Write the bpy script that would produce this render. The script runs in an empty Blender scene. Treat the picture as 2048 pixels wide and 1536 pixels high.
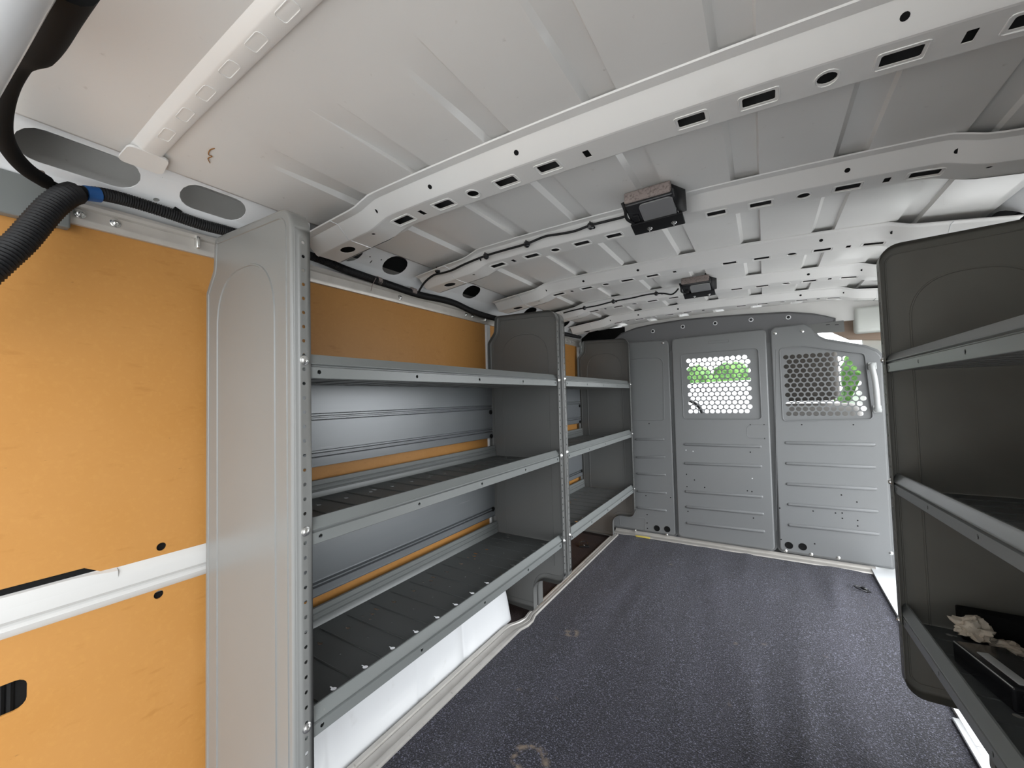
import bpy, bmesh, math, random
from mathutils import Vector, Matrix, noise
from mathutils.geometry import delaunay_2d_cdt
random.seed(7)
PI = math.pi
S = bpy.context.scene
col = S.collection

# ------------------------------------------------------------------ camera
CAM = Vector((0, 0, .92)); F = 800.0
def _axes():
    ya, p, r = math.radians(32.18), math.radians(2.17), math.radians(-1.54)
    fw = Vector((-math.sin(ya)*math.cos(p), math.cos(ya)*math.cos(p), math.sin(p)))
    rt = Vector((math.cos(ya), math.sin(ya), 0)); up = rt.cross(fw)
    return math.cos(r)*rt+math.sin(r)*up, -math.sin(r)*rt+math.cos(r)*up, fw
RT, UP, FW = _axes()
cd = bpy.data.cameras.new('camera'); cam = bpy.data.objects.new('camera', cd); col.objects.link(cam)
cd.sensor_width = 36; cd.lens = 36*F/2048; cd.clip_start = .01; cd.clip_end = 400
cam.matrix_world = Matrix(((RT.x, UP.x, -FW.x, CAM.x), (RT.y, UP.y, -FW.y, CAM.y), (RT.z, UP.z, -FW.z, CAM.z), (0, 0, 0, 1)))
S.camera = cam

# ------------------------------------------------------------------ light and exposure
S.view_settings.view_transform = 'Standard'; S.view_settings.look = 'None'
S.view_settings.gamma = 1; S.view_settings.use_curve_mapping = False
S.view_settings.exposure = 1.8
W = bpy.data.worlds.new('sky'); S.world = W; W.use_nodes = True
nt = W.node_tree; bg = nt.nodes['Background']
tc = nt.nodes.new('ShaderNodeTexCoord'); sx = nt.nodes.new('ShaderNodeSeparateXYZ'); rp = nt.nodes.new('ShaderNodeValToRGB')
nt.links.new(tc.outputs['Generated'], sx.inputs[0]); nt.links.new(sx.outputs[2], rp.inputs[0]); nt.links.new(rp.outputs[0], bg.inputs[0])
rp.color_ramp.elements[0].position = 0; rp.color_ramp.elements[0].color = (.86, .89, .92, 1)
rp.color_ramp.elements[1].position = .6; rp.color_ramp.elements[1].color = (.92, .96, 1, 1)
# overcast sky a little brighter on the side-door side
dt = nt.nodes.new('ShaderNodeVectorMath'); dt.operation = 'DOT_PRODUCT'; dt.inputs[1].default_value = (.9, .45, 0); nt.links.new(tc.outputs['Generated'], dt.inputs[0])
ma = nt.nodes.new('ShaderNodeMath'); ma.operation = 'MULTIPLY_ADD'; ma.inputs[1].default_value = 1.5; ma.inputs[2].default_value = 1.5
nt.links.new(dt.outputs['Value'], ma.inputs[0]); nt.links.new(ma.outputs[0], bg.inputs[1])
def portal(loc, rot, sx_, sy_):
    l = bpy.data.lights.new('portal', 'AREA'); l.shape = 'RECTANGLE'; l.size = sx_; l.size_y = sy_; l.cycles.is_portal = True
    o = bpy.data.objects.new('daylight_portal', l); col.objects.link(o); o.location = loc; o.rotation_euler = rot
portal((-.22, -.3, .66), (PI/2, 0, 0), 1.75, 1.5)          # open rear doors (light goes to +Y)
portal((.72, 2.05, .64), (0, PI/2, 0), 1.3, 1.05)            # open side door
portal((-.22, 4.1, 1.0), (-PI/2, 0, 0), 1.6, .7)             # windscreen

# ------------------------------------------------------------------ helpers
def ray(u, v): return FW*F + RT*(u-1024) - UP*(v-768)
def onx(u, v, X): r = ray(u, v); return CAM + r*(X-CAM.x)/r.x
def ony(u, v, Y): r = ray(u, v); return CAM + r*(Y-CAM.y)/r.y
def onz(u, v, Z): r = ray(u, v); return CAM + r*(Z-CAM.z)/r.z

class MB:
    def __init__(s): s.v = []; s.f = []
    def add(s, vs, fs):
        n = len(s.v); s.v += [tuple(v) for v in vs]; s.f += [tuple(i+n for i in f) for f in fs]; return s
    def box(s, a, b, bev=0):
        x0, y0, z0 = [min(a[i], b[i]) for i in range(3)]; x1, y1, z1 = [max(a[i], b[i]) for i in range(3)]
        if bev <= 0:
            return s.add([(x0,y0,z0),(x1,y0,z0),(x1,y1,z0),(x0,y1,z0),(x0,y0,z1),(x1,y0,z1),(x1,y1,z1),(x0,y1,z1)],
                         [(0,3,2,1),(4,5,6,7),(0,1,5,4),(1,2,6,5),(2,3,7,6),(3,0,4,7)])
        bm = bmesh.new(); bmesh.ops.create_cube(bm, size=1)
        for v in bm.verts: v.co = Vector(((x0+x1)/2+v.co.x*(x1-x0), (y0+y1)/2+v.co.y*(y1-y0), (z0+z1)/2+v.co.z*(z1-z0)))
        bmesh.ops.bevel(bm, geom=bm.edges[:], offset=bev, segments=3, profile=.5, affect='EDGES')
        s.addbm(bm); return s
    def addbm(s, bm, M=None):
        bm.verts.index_update()
        s.add([(M @ v.co if M else v.co) for v in bm.verts], [[v.index for v in f.verts] for f in bm.faces]); bm.free()
    def tube(s, path, r, n=10, cap=True, rs=None):
        P = [Vector(p) for p in path]; k = len(P); vs = []; fs = []
        up = Vector((0, 0, 1)); T0 = (P[1]-P[0]).normalized()
        if abs(T0.dot(up)) > .9: up = Vector((1, 0, 0))
        N = (up - T0*up.dot(T0)).normalized()
        for i in range(k):
            T = ((P[min(i+1, k-1)]-P[max(i-1, 0)])).normalized()
            N = (N - T*N.dot(T)).normalized(); B = T.cross(N)
            R = rs[i] if rs else r
            for j in range(n):
                a = 2*PI*j/n; vs.append(P[i]+(N*math.cos(a)+B*math.sin(a))*R)
        for i in range(k-1):
            for j in range(n):
                a = i*n+j; b = i*n+(j+1) % n; fs.append((a, b, b+n, a+n))
        if cap: fs += [tuple(range(n))[::-1], tuple(range((k-1)*n, k*n))]
        return s.add(vs, fs)
    def lathe(s, c, ax, prof, n=16):   # prof: (r, h) along axis
        ax = Vector(ax).normalized(); u = ax.orthogonal().normalized(); w = ax.cross(u); c = Vector(c); vs = []; fs = []
        for r, h in prof:
            for j in range(n):
                a = 2*PI*j/n; vs.append(c+ax*h+(u*math.cos(a)+w*math.sin(a))*r)
        for i in range(len(prof)-1):
            for j in range(n):
                a = i*n+j; b = i*n+(j+1) % n; fs.append((a, b, b+n, a+n))
        fs += [tuple(range(n))[::-1], tuple(range((len(prof)-1)*n, len(prof)*n))]
        return s.add(vs, fs)
    def bolt(s, c, ax, r):
        return s.lathe(c, ax, [(r*1.25, 0), (r*1.3, r*.15), (r, r*.3), (r*.93, r*.6), (r*.6, r*.85), (r*.25, r*.92), (r*.22, r*.5)], 14)
    def sweep(s, prof, a, b, m):       # open/closed 2D profile swept from a to b ; m(p, t)->xyz
        n = len(prof); vs = [m(p, a) for p in prof]+[m(p, b) for p in prof]
        return s.add(vs, [(i, i+1, n+i+1, n+i) for i in range(n-1)])
    def build(s, name, mat, parent=None, smooth=30, solid=0):
        me = bpy.data.meshes.new(name); me.from_pydata(s.v, [], s.f); me.update()
        bm = bmesh.new(); bm.from_mesh(me); bmesh.ops.remove_doubles(bm, verts=bm.verts, dist=.00002)
        bmesh.ops.recalc_face_normals(bm, faces=bm.faces); bm.to_mesh(me); bm.free()
        me.materials.append(mat)
        if smooth:
            me.polygons.foreach_set('use_smooth', [True]*len(me.polygons)); me.set_sharp_from_angle(angle=math.radians(smooth))
        o = bpy.data.objects.new(name, me); col.objects.link(o)
        if solid:
            md = o.modifiers.new('thick', 'SOLIDIFY'); md.thickness = solid; md.offset = 0
        if parent: o.parent = parent
        return o

def tag(o, label=None, cat=None, group=None, kind=None):
    if label: o['label'] = label
    if cat: o['category'] = cat
    if group: o['group'] = group
    if kind: o['kind'] = kind
    return o
def empty(name, label, cat, loc=(0, 0, 0), group=None):
    o = bpy.data.objects.new(name, None); o.empty_display_size = .1; col.objects.link(o); tag(o, label, cat, group)
    return o
def struct(o): o['kind'] = 'structure'; return o

def inside(p, poly):
    x, y = p; c = False; j = len(poly)-1
    for i in range(len(poly)):
        a = poly[i]; b = poly[j]
        if (a[1] > y) != (b[1] > y) and x < (b[0]-a[0])*(y-a[1])/(b[1]-a[1])+a[0]: c = not c
        j = i
    return c
def plate(mb, outer, holes, t0, t1, m, extra=()):
    """flat sheet with real holes: outline in (a,b), thickness t0..t1, m(a,b,t)->xyz"""
    V = []; E_ = []; loops = []
    for L in [outer]+list(holes):
        n = len(V); k = len(L); V += [Vector((p[0], p[1])) for p in L]; E_ += [(n+i, n+(i+1) % k) for i in range(k)]
    V += [Vector(p) for p in extra if inside(p, outer) and not any(inside(p, h) for h in holes)]
    ov, oe, of, a1, a2, a3 = delaunay_2d_cdt(V, E_, [], 1, 1e-6)
    bbs = [(min(p[0] for p in h), max(p[0] for p in h), min(p[1] for p in h), max(p[1] for p in h)) for h in holes]
    fs = []
    for f in of:
        c = sum((ov[i] for i in f), Vector((0, 0)))/len(f)
        if not inside(c, outer): continue
        bad = False
        for h, bb in zip(holes, bbs):
            if bb[0] < c[0] < bb[1] and bb[2] < c[1] < bb[3] and inside(c, h): bad = True; break
        if not bad: fs.append(tuple(f))
    n = len(ov)
    mb.add([m(p[0], p[1], t0) for p in ov]+[m(p[0], p[1], t1) for p in ov], fs+[tuple(i+n for i in f[::-1]) for f in fs])
    for L in [outer]+list(holes):
        k = len(L)
        mb.add([m(p[0], p[1], t0) for p in L]+[m(p[0], p[1], t1) for p in L], [(i, (i+1) % k, k+(i+1) % k, k+i) for i in range(k)])
    return mb
def circ(x, y, r, n=14, ry=None):
    ry = ry or r
    return [(x+r*math.cos(2*PI*i/n), y+ry*math.sin(2*PI*i/n)) for i in range(n)]
def rrect(x0, y0, x1, y1, r, n=4):
    out = []
    for cx_, cy_, a0 in ((x1-r, y1-r, 0), (x0+r, y1-r, 90), (x0+r, y0+r, 180), (x1-r, y0+r, 270)):
        for i in range(n+1):
            a = math.radians(a0+90*i/n); out.append((cx_+r*math.cos(a), cy_+r*math.sin(a)))
    return out
def fillet(pts, rad, n=6):
    """round the corners of a polygon: rad is one radius or a list"""
    out = []; k = len(pts)
    for i in range(k):
        p = Vector(pts[i]); a = Vector(pts[i-1])-p; b = Vector(pts[(i+1) % k])-p
        r = rad[i] if isinstance(rad, (list, tuple)) else rad
        if r <= 0: out.append(tuple(p)); continue
        ang = a.angle(b); d = min(r/math.tan(ang/2), a.length*.49, b.length*.49); r2 = d*math.tan(ang/2)
        A = p+a.normalized()*d; B = p+b.normalized()*d
        bis = (a.normalized()+b.normalized()).normalized(); C_ = p+bis*(r2/math.sin(ang/2))
        va = A-C_; vb = B-C_; tot = va.angle_signed(vb)
        for j in range(n+1):
            th = -tot*j/n
            out.append((C_.x+va.x*math.cos(th)-va.y*math.sin(th), C_.y+va.x*math.sin(th)+va.y*math.cos(th)))
    return out
def inset(pts, d):
    """offset a closed outline inwards"""
    k = len(pts); A = sum(pts[i-1][0]*pts[i][1]-pts[i][0]*pts[i-1][1] for i in range(k)); sg = 1 if A > 0 else -1; out = []
    for i in range(k):
        p = Vector(pts[i]); e1 = (p-Vector(pts[i-1])); e2 = (Vector(pts[(i+1) % k])-p)
        if e1.length < 1e-9 or e2.length < 1e-9: out.append(tuple(p)); continue
        n1 = Vector((-e1.y, e1.x)).normalized()*sg; n2 = Vector((-e2.y, e2.x)).normalized()*sg
        b = (n1+n2); b = b.normalized() if b.length > 1e-6 else n1
        out.append(tuple(p+b*d/max(.4, b.dot(n1))))
    return out
def smoothpath(P, n=6):
    P = [Vector(p) for p in P]; out = []
    for i in range(len(P)-1):
        a = P[max(i-1, 0)]; b = P[i]; c = P[i+1]; d = P[min(i+2, len(P)-1)]
        for j in range(n):
            t = j/n; out.append(.5*((2*b)+(-a+c)*t+(2*a-5*b+4*c-d)*t*t+(-a+3*b-3*c+d)*t**3))
    out.append(P[-1]); return out

# ------------------------------------------------------------------ materials
def mat(name, base, rough=.5, metal=0, spec=.5, coat=0, bump=None, var=None, spots=None, streak=None):
    m = bpy.data.materials.new(name); m.use_nodes = True; t = m.node_tree; b = t.nodes['Principled BSDF']
    b.inputs['Base Color'].default_value = (*base, 1); b.inputs['Roughness'].default_value = rough
    b.inputs['Metallic'].default_value = metal; b.inputs['Specular IOR Level'].default_value = spec; b.inputs['Coat Weight'].default_value = coat
    b.inputs['Coat Roughness'].default_value = .12
    tc = t.nodes.new('ShaderNodeTexCoord'); last = None
    def nz(scale, detail=4, sc3=None, dist=0):
        n = t.nodes.new('ShaderNodeTexNoise'); n.inputs['Scale'].default_value = scale; n.inputs['Detail'].default_value = detail; n.inputs['Distortion'].default_value = dist
        if sc3:
            mp = t.nodes.new('ShaderNodeMapping'); mp.inputs['Scale'].default_value = sc3; t.links.new(tc.outputs['Object'], mp.inputs[0]); t.links.new(mp.outputs[0], n.inputs['Vector'])
        else: t.links.new(tc.outputs['Object'], n.inputs['Vector'])
        return n
    def mix(fac, a, c2):
        x = t.nodes.new('ShaderNodeMix'); x.data_type = 'RGBA'; t.links.new(fac, x.inputs[0])
        if a is None: x.inputs[6].default_value = (*base, 1)
        else: t.links.new(a, x.inputs[6])
        x.inputs[7].default_value = (*c2, 1); return x.outputs[2]
    def ramp(src, lo, hi, amt=1):
        r = t.nodes.new('ShaderNodeMapRange'); r.inputs[1].default_value = lo; r.inputs[2].default_value = hi; r.inputs[4].default_value = amt; t.links.new(src, r.inputs[0]); return r.outputs[0]
    for (sc, lo, hi, amt, c2, s3) in (var or []):
        last = mix(ramp(nz(sc, 5, s3).outputs[0], lo, hi, amt), last, c2)
    if last: t.links.new(last, b.inputs['Base Color'])
    if bump:
        n = nz(bump[0], 3); bp = t.nodes.new('ShaderNodeBump'); bp.inputs['Strength'].default_value = bump[1]; bp.inputs['Distance'].default_value = bump[2]
        t.links.new(n.outputs[0], bp.inputs['Height']); t.links.new(bp.outputs[0], b.inputs['Normal'])
    m.diffuse_color = (*base, 1)
    return m
WHITE = mat('white_body_paint', (.80, .79, .77), .32, coat=.3, var=[(3, .5, .8, .25, (.60, .58, .55), None), (60, .70, .78, .4, (.45, .42, .38), None)])
WHITE2 = mat('white_gloss_paint', (.80, .81, .82), .22, coat=.5, var=[(14, .66, .8, .35, (.5, .48, .45), None)])
RIBP = mat('rib_paint', (.82, .81, .79), .35, coat=.2, var=[(9, .6, .85, .3, (.58, .56, .52), None)])
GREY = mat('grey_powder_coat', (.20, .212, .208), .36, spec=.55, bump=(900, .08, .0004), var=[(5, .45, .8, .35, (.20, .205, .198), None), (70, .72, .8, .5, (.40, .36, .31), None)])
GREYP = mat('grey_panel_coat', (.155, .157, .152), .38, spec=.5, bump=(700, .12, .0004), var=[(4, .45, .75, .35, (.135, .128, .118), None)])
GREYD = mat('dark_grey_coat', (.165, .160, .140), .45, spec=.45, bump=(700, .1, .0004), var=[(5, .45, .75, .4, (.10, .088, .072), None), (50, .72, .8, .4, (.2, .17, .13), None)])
FLOORSHADE = mat('shaded_floor_coat', (.095, .10, .098), .42, spec=.5, bump=(600, .1, .0004), var=[(6, .5, .8, .4, (.075, .075, .07), None)])  # same coat as the shelves, darkened for the shade on their floors
BHD = mat('bulkhead_coat', (.20, .205, .207), .33, spec=.5, bump=(500, .1, .0005), var=[(4, .45, .8, .3, (.205, .20, .195), None), (90, .74, .8, .5, (.14, .13, .12), None)])
BOARD = mat('brown_hardboard', (.49, .238, .068), .45, spec=.3, bump=(400, .15, .0005),
            var=[(3, .4, .75, .6, (.43, .19, .036), None), (120, .5, .8, .35, (.56, .29, .08), None), (6, .62, .75, .35, (.33, .14, .03), (1, 3, 10)), (40, .72, .78, .7, (.16, .08, .03), (1, 1, 2.5))])
ALU = mat('aluminium', (.60, .57, .53), .38, metal=.4, var=[(20, .5, .8, .5, (.45, .42, .38), None), (60, .7, .78, .6, (.25, .22, .18), None)], bump=(80, .1, .0005))
STEEL = mat('zinc_steel', (.72, .72, .70), .25, metal=.9)
BLACK = mat('black_plastic', (.010, .010, .011), .55, spec=.3)
BLACKG = mat('black_gloss_plastic', (.02, .02, .022), .22)
RUBBER = mat('black_rubber', (.006, .006, .006), .8, spec=.2)
BLUE = mat('blue_tape', (.012, .10, .33), .5)
FOAM = mat('speckled_foam', (.30, .25, .235), .95, spec=.1, bump=(200, .6, .002), var=[(150, .5, .7, .7, (.10, .08, .075), None), (60, .5, .7, .5, (.33, .29, .27), None)])
LENS = mat('lamp_lens', (.22, .22, .225), .12, spec=.7)
LENSR = mat('lamp_rim', (.5, .5, .5), .25, metal=.6)
YEL = mat('yellow_tape', (.72, .58, .12), .5)
CLOTHM = mat('crumpled_paper', (.62, .55, .45), .9, bump=(60, .6, .004), var=[(25, .5, .7, .6, (.35, .25, .17), None)])
LIGHTGREY = mat('light_grey_plastic', (.5, .51, .5), .4)
TAN = mat('tan_trim', (.42, .31, .24), .7)
CREAM = mat('pale_trim', (.74, .76, .72), .5)
SEATM = mat('grey_seat_fabric', (.12, .11, .10), .9, bump=(300, .4, .001))
SEATL = mat('lit_seat_fabric', (.34, .325, .31), .9)  # same seat fabric, lightened for the light on the backrest
GROUND = mat('asphalt', (.44, .43, .41), .9, var=[(.8, .4, .7, .5, (.38, .38, .37), None)])
LEAF = mat('foliage', (.07, .19, .04), .7, bump=(8, .8, .1), var=[(3, .4, .6, .8, (.16, .34, .07), None), (8, .5, .65, .7, (.02, .07, .02), None)])
BARK = mat('bark', (.12, .08, .05), .9)
CARW = mat('car_white', (.75, .76, .77), .2, coat=.6)
GLASSD = mat('car_glass', (.03, .035, .04), .08)

def carpet():
    m = bpy.data.materials.new('dark_carpet_mat'); m.use_nodes = True; t = m.node_tree; b = t.nodes['Principled BSDF']; L = t.links.new
    tc = t.nodes.new('ShaderNodeTexCoord')
    def nz(sc, det=3, v=None, rough=.5):
        n = t.nodes.new('ShaderNodeTexNoise'); n.inputs['Scale'].default_value = sc; n.inputs['Detail'].default_value = det; n.inputs['Roughness'].default_value = rough
        L(v or tc.outputs['Object'], n.inputs['Vector']); return n.outputs[0]
    def mr(s, a, b_, lo=0, hi=1):
        r = t.nodes.new('ShaderNodeMapRange'); r.inputs[1].default_value = a; r.inputs[2].default_value = b_; r.inputs[3].default_value = lo; r.inputs[4].default_value = hi; L(s, r.inputs[0]); return r.outputs[0]
    def mx(f, a, c):
        x = t.nodes.new('ShaderNodeMix'); x.data_type = 'RGBA'; L(f, x.inputs[0])
        for i, q in ((6, a), (7, c)):
            if isinstance(q, tuple): x.inputs[i].default_value = (*q, 1)
            else: L(q, x.inputs[i])
        return x.outputs[2]
    mp = t.nodes.new('ShaderNodeMapping'); mp.inputs['Scale'].default_value = (1, .25, 1); L(tc.outputs['Object'], mp.inputs[0])
    c = mx(mr(nz(7, 4, mp.outputs[0]), .42, .68), (.010, .009, .018), (.030, .028, .044))
    c = mx(mr(nz(240, 3, None, .75), .53, .64), c, (.24, .24, .32))
    c = mx(mr(nz(260, 3, None, .7), .50, .38), c, (.008, .007, .010))
    c = mx(mr(nz(18, 4), .69, .76, 0, .45), c, (.19, .14, .10))
    # dried mud marks with a shape of their own
    for (px, py, r, w) in ((-.545, .905, .040, .014), (-.675, 1.46, .018, .016)):
        d = t.nodes.new('ShaderNodeVectorMath'); d.operation = 'DISTANCE'; d.inputs[1].default_value = (px, py, 0); L(tc.outputs['Object'], d.inputs[0])
        a = t.nodes.new('ShaderNodeMath'); a.operation = 'SUBTRACT'; L(d.outputs['Value'], a.inputs[0]); a.inputs[1].default_value = r
        ab = t.nodes.new('ShaderNodeMath'); ab.operation = 'ABSOLUTE'; L(a.outputs[0], ab.inputs[0])
        f = mr(ab.outputs[0], w, 0, 0, 1); f2 = t.nodes.new('ShaderNodeMath'); f2.operation = 'MULTIPLY'; L(f, f2.inputs[0]); L(mr(nz(45, 4), .45, .6), f2.inputs[1])
        c = mx(f2.outputs[0], c, (.24, .18, .13))
    L(c, b.inputs['Base Color']); b.inputs['Roughness'].default_value = .75; b.inputs['Specular IOR Level'].default_value = .25
    b.inputs['Sheen Weight'].default_value = .16; b.inputs['Sheen Roughness'].default_value = .5
    bp = t.nodes.new('ShaderNodeBump'); bp.inputs['Strength'].default_value = 1; bp.inputs['Distance'].default_value = .005
    L(nz(300, 3), bp.inputs['Height']); L(bp.outputs[0], b.inputs['Normal'])
    return m
CARPET = carpet()
REDCAR = mat('red_brown_carpet_mat', (.042, .032, .031), .95, spec=.1, bump=(400, .8, .003), var=[(350, .5, .65, .6, (.12, .09, .085), None), (9, .4, .7, .5, (.03, .027, .03), None)])

XC = -.22
BELT = mat('satin_white_paint', (.60, .59, .57), .35, coat=.2)
CAVSHADE = mat('cavity_shade', (.05, .05, .052), .7)  # dark colour stands in for shade inside the roof cavities
def sm(t): t = max(0, min(1, t)); return t*t*(3-2*t)
def zskin(x):
    d = abs(x-XC); return 1.427-.05*d*d-.02*max(0, d-.6)
def zrib(x):
    d = abs(x-XC); return zskin(x)-.016*sm((d-.54)/.07)-.03*max(0, d-.60)

# ------------------------------------------------------------------ floor, roof, walls
def build_shell():
    nx, ny = 110, 150; mb = MB(); vs = []; fs = []
    x0, x1, y0, y1 = -.86, .47, -.32, 2.78
    for j in range(ny+1):
        for i in range(nx+1):
            x = x0+(x1-x0)*i/nx; y = y0+(y1-y0)*j/ny
            e = min(1, (x-x0)/.08, (x1-x)/.08)
            z = .009*noise.noise(Vector((x*5.5, y*1.2, 3)))*e+.005*noise.noise(Vector((x*13, y*2.2, 9)))*e
            for rx, w_, hh, ph, sl in ((-.33, .03, .004, 1.1, -.10), (-.06, .035, .008, .4, -.05), (.08, .03, .007, 2.2, .0), (.20, .04, .009, .9, .04), (.31, .03, .005, 3.0, .05)):      # wrinkles along the mat
                xr = rx+sl*(y-1.4)+.02*math.sin(2.3*y+ph); z += e*hh*(.55+.45*math.sin(5*y+ph*3))*math.exp(-((x-xr)/w_)**2)
            z = min(z, .016)
            vs.append((x, y, z))
    for j in range(ny):
        for i in range(nx):
            a = j*(nx+1)+i; fs.append((a, a+1, a+nx+2, a+nx+1))
    mb.add(vs, fs); n = len(vs)
    mb.box((x0, y0, -.06), (x1, y1, -.006))
    f = struct(mb.build('floor', CARPET))
    # roof skin with long pressed bands
    bands = [-.80, -.605, -.41, -.21, -.013, .18, .375]
    xs = set([-.985, .545])
    k = -.98
    while k < .545: xs.add(round(k, 4)); k += .035
    for b in bands: xs |= {b-.0345, b-.0335, b-.0235, b, b+.022, b+.0255}
    xs = sorted(xs); ys = [-.3, 0, .2, .30, .36]+[.38+.02*i for i in range(13)]+[.68]+[.75+i*.1 for i in range(26)]+[3.35]
    mb = MB(); vs = []; fs = []
    for y in ys:
        for x in xs:
            h = 0
            for b in bands:
                if b-.024 < x < b+.0225: h = .010
            fade = sm((y-.36)/.26)
            vs.append((x, y, zskin(x)+h*fade))
    m = len(xs)
    for j in range(len(ys)-1):
        for i in range(m-1):
            a = j*m+i; fs.append((a, a+1, a+m+1, a+m))
    mb.add(vs, fs)
    c = struct(mb.build('ceiling', WHITE, smooth=7, solid=.0015))
    # outer skin above the roof edges, side walls
    mb = MB()
    mb.box((-1.17, -.32, -.1), (-1.125, 2.8, 1.40))
    wl = struct(mb.build('wall_left', WHITE))
    for s_ in (-1, 1):      # closed outer skin above each roof side beam, with end caps
        fx = lambda x: x if s_ < 0 else 2*XC-x
        mb = MB(); mb.box((fx(-1.17), -.32, 1.455), (fx(-.90), .585, 1.47)); mb.box((fx(-1.17), -.32, 1.28), (fx(-1.14), .585, 1.47)); mb.box((fx(-.915), -.32, 1.4035), (fx(-.90), 2.8, 1.47))
        m2 = MB(); m2.box((fx(-1.17), .585, 1.455), (fx(-.90), 2.8, 1.47)); m2.box((fx(-1.17), .585, 1.28), (fx(-1.14), 2.8, 1.47)); m2.box((fx(-1.14), .60, 1.36), (fx(-1.126), 2.78, 1.46)); struct(m2.build('ceiling_side_inner', CAVSHADE))  # far cavity wall coloured dark so its oval openings look shaded
        for y in (-.315, .585, 2.78): mb.box((fx(-1.14), y, 1.335), (fx(-.985), y+.01, 1.46)); mb.box((fx(-.99), y, 1.42), (fx(-.905), y+.01, 1.46))
        struct(mb.build('ceiling_side_'+('left' if s_ < 0 else 'right'), WHITE))
    struct(MB().box((-1.125, -.32, -.1), (-.86, 2.8, -.04)).build('floor_left', WHITE))
    mb = MB()
    mb.box((.685, -.32, -.1), (.73, 1.52, 1.40)); mb.box((.685, 2.62, -.1), (.73, 2.8, 1.40)); mb.box((.685, 1.52, 1.27), (.73, 2.62, 1.40))
    struct(mb.build('wall_right', WHITE))
    mb = MB(); mb.box((.47, -.32, -.1), (.73, 1.52, -.04)); mb.box((.70, 1.52, -.1), (.73, 2.62, -.02)); struct(mb.build('floor_right', WHITE))
build_shell()

# belt rail pressed into the left wall
def belt():
    mb = MB()
    prof = [(-1.125, .622), (-1.112, .618), (-1.104, .607), (-1.097, .598), (-1.093, .588), (-1.093, .568), (-1.100, .561), (-1.101, .557), (-1.095, .552), (-1.098, .544), (-1.108, .534), (-1.125, .52)]
    mb.sweep(prof, -.3, 2.70, lambda p, y: (p[0], y, p[1]))
    # widened lip of the rail that ends beside the pillar
    vs = []; L = [(-.3, 0), (.20, 0), (.225, .3), (.245, .8), (.26, 1)]
    for y, k in L: vs += [(-1.1125, y, .612), (-1.0985+.004*k, y, .6085-.006*k), (-1.0935, y, .592-.003*k), (-1.093, y, .58)]
    mb.add(vs, [(i*4+j, i*4+j+1, i*4+j+5, i*4+j+4) for i in range(len(L)-1) for j in range(3)])
    o = mb.build('belt_rail', BELT)
    tag(o, 'white painted steel rail running lengthwise between upper and lower brown wall boards', 'rail')
    # dark slot above the rail
    return o
belt()

def boards():
    B = []
    def bd(name, y0, y1, z0, z1, holes, label, x=-1.104):
        mb = MB(); plate(mb, [(y0, z0), (y1, z0), (y1, z1), (y0, z1)], holes, x-.004, x, lambda a, b, t: (t, a, b))
        o = mb.build('wall_board', BOARD, smooth=0); tag(o, label, 'wall panel'); return o
    up_out = []
    
    mb = MB()
    outer = [(-.25, .622), (.215, .622), (.245, .603), (1.526, .603), (1.526, 1.30), (-.25, 1.30)]
    plate(mb, outer, [circ(.330, .625, .0085, 20, .0085)], -1.108, -1.104, lambda a, b, t: (t, a, b))
    o = mb.build('wall_board', BOARD, smooth=0); tag(o, 'large orange-brown hardboard above the white rail, beside the near shelf end', 'wall panel')
    mb = MB()
    plate(mb, [(-.25, -.02), (1.526, -.02), (1.526, .546), (-.25, .546)], [circ(.326, .526, .0085, 20), rrect(.02, .412, .148, .462, .014)], -1.108, -1.104, lambda a, b, t: (t, a, b))
    o = mb.build('wall_board', BOARD, smooth=0); tag(o, 'orange-brown hardboard below the white rail with a dark oblong slot', 'wall panel')
    mb = MB(); plate(mb, [(1.564, .603), (2.62, .603), (2.62, 1.30), (1.564, 1.30)], [], -1.108, -1.104, lambda a, b, t: (t, a, b))
    o = mb.build('wall_board', BOARD, smooth=0); tag(o, 'small visible orange-brown board behind the upper part of the far shelf bay', 'wall panel')
    mb = MB(); plate(mb, [(1.564, -.02), (2.62, -.02), (2.62, .546), (1.564, .546)], [], -1.108, -1.104, lambda a, b, t: (t, a, b))
    o = mb.build('wall_board', BOARD, smooth=0); tag(o, 'orange-brown board strip seen low behind the bottom shelf of the far bay', 'wall panel')
    # black backing stands in for shade behind holes and gap; ribs fill the slot
    mb = MB(); mb.box((-1.120, -.2, .39), (-1.112, .20, .48)); mb.box((-1.120, .30, .505), (-1.1095, .36, .528)); mb.box((-1.120, .30, .61), (-1.1095, .36, .65)); mb.box((-1.122, -.2, .600), (-1.1065, .24, .635))
    for i in range(14): mb.tube([(-1.112, .0+i*.010, .40), (-1.112, .0+i*.010, .47)], .0045, 6)
    o = mb.build('dark_backing', RUBBER); tag(o, 'black ribs inside the slot and black backing for the dark holes and gap of the brown boards', 'seal')
    # white upright pillar strip between the boards
    mb = MB(); mb.box((-1.115, 1.528, .0), (-1.096, 1.560, 1.276), .003)
    o = mb.build('pillar_strip', WHITE2); tag(o, 'narrow white upright strip where the upper brown board ends at the middle shelf upright', 'strip')
boards()

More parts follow.
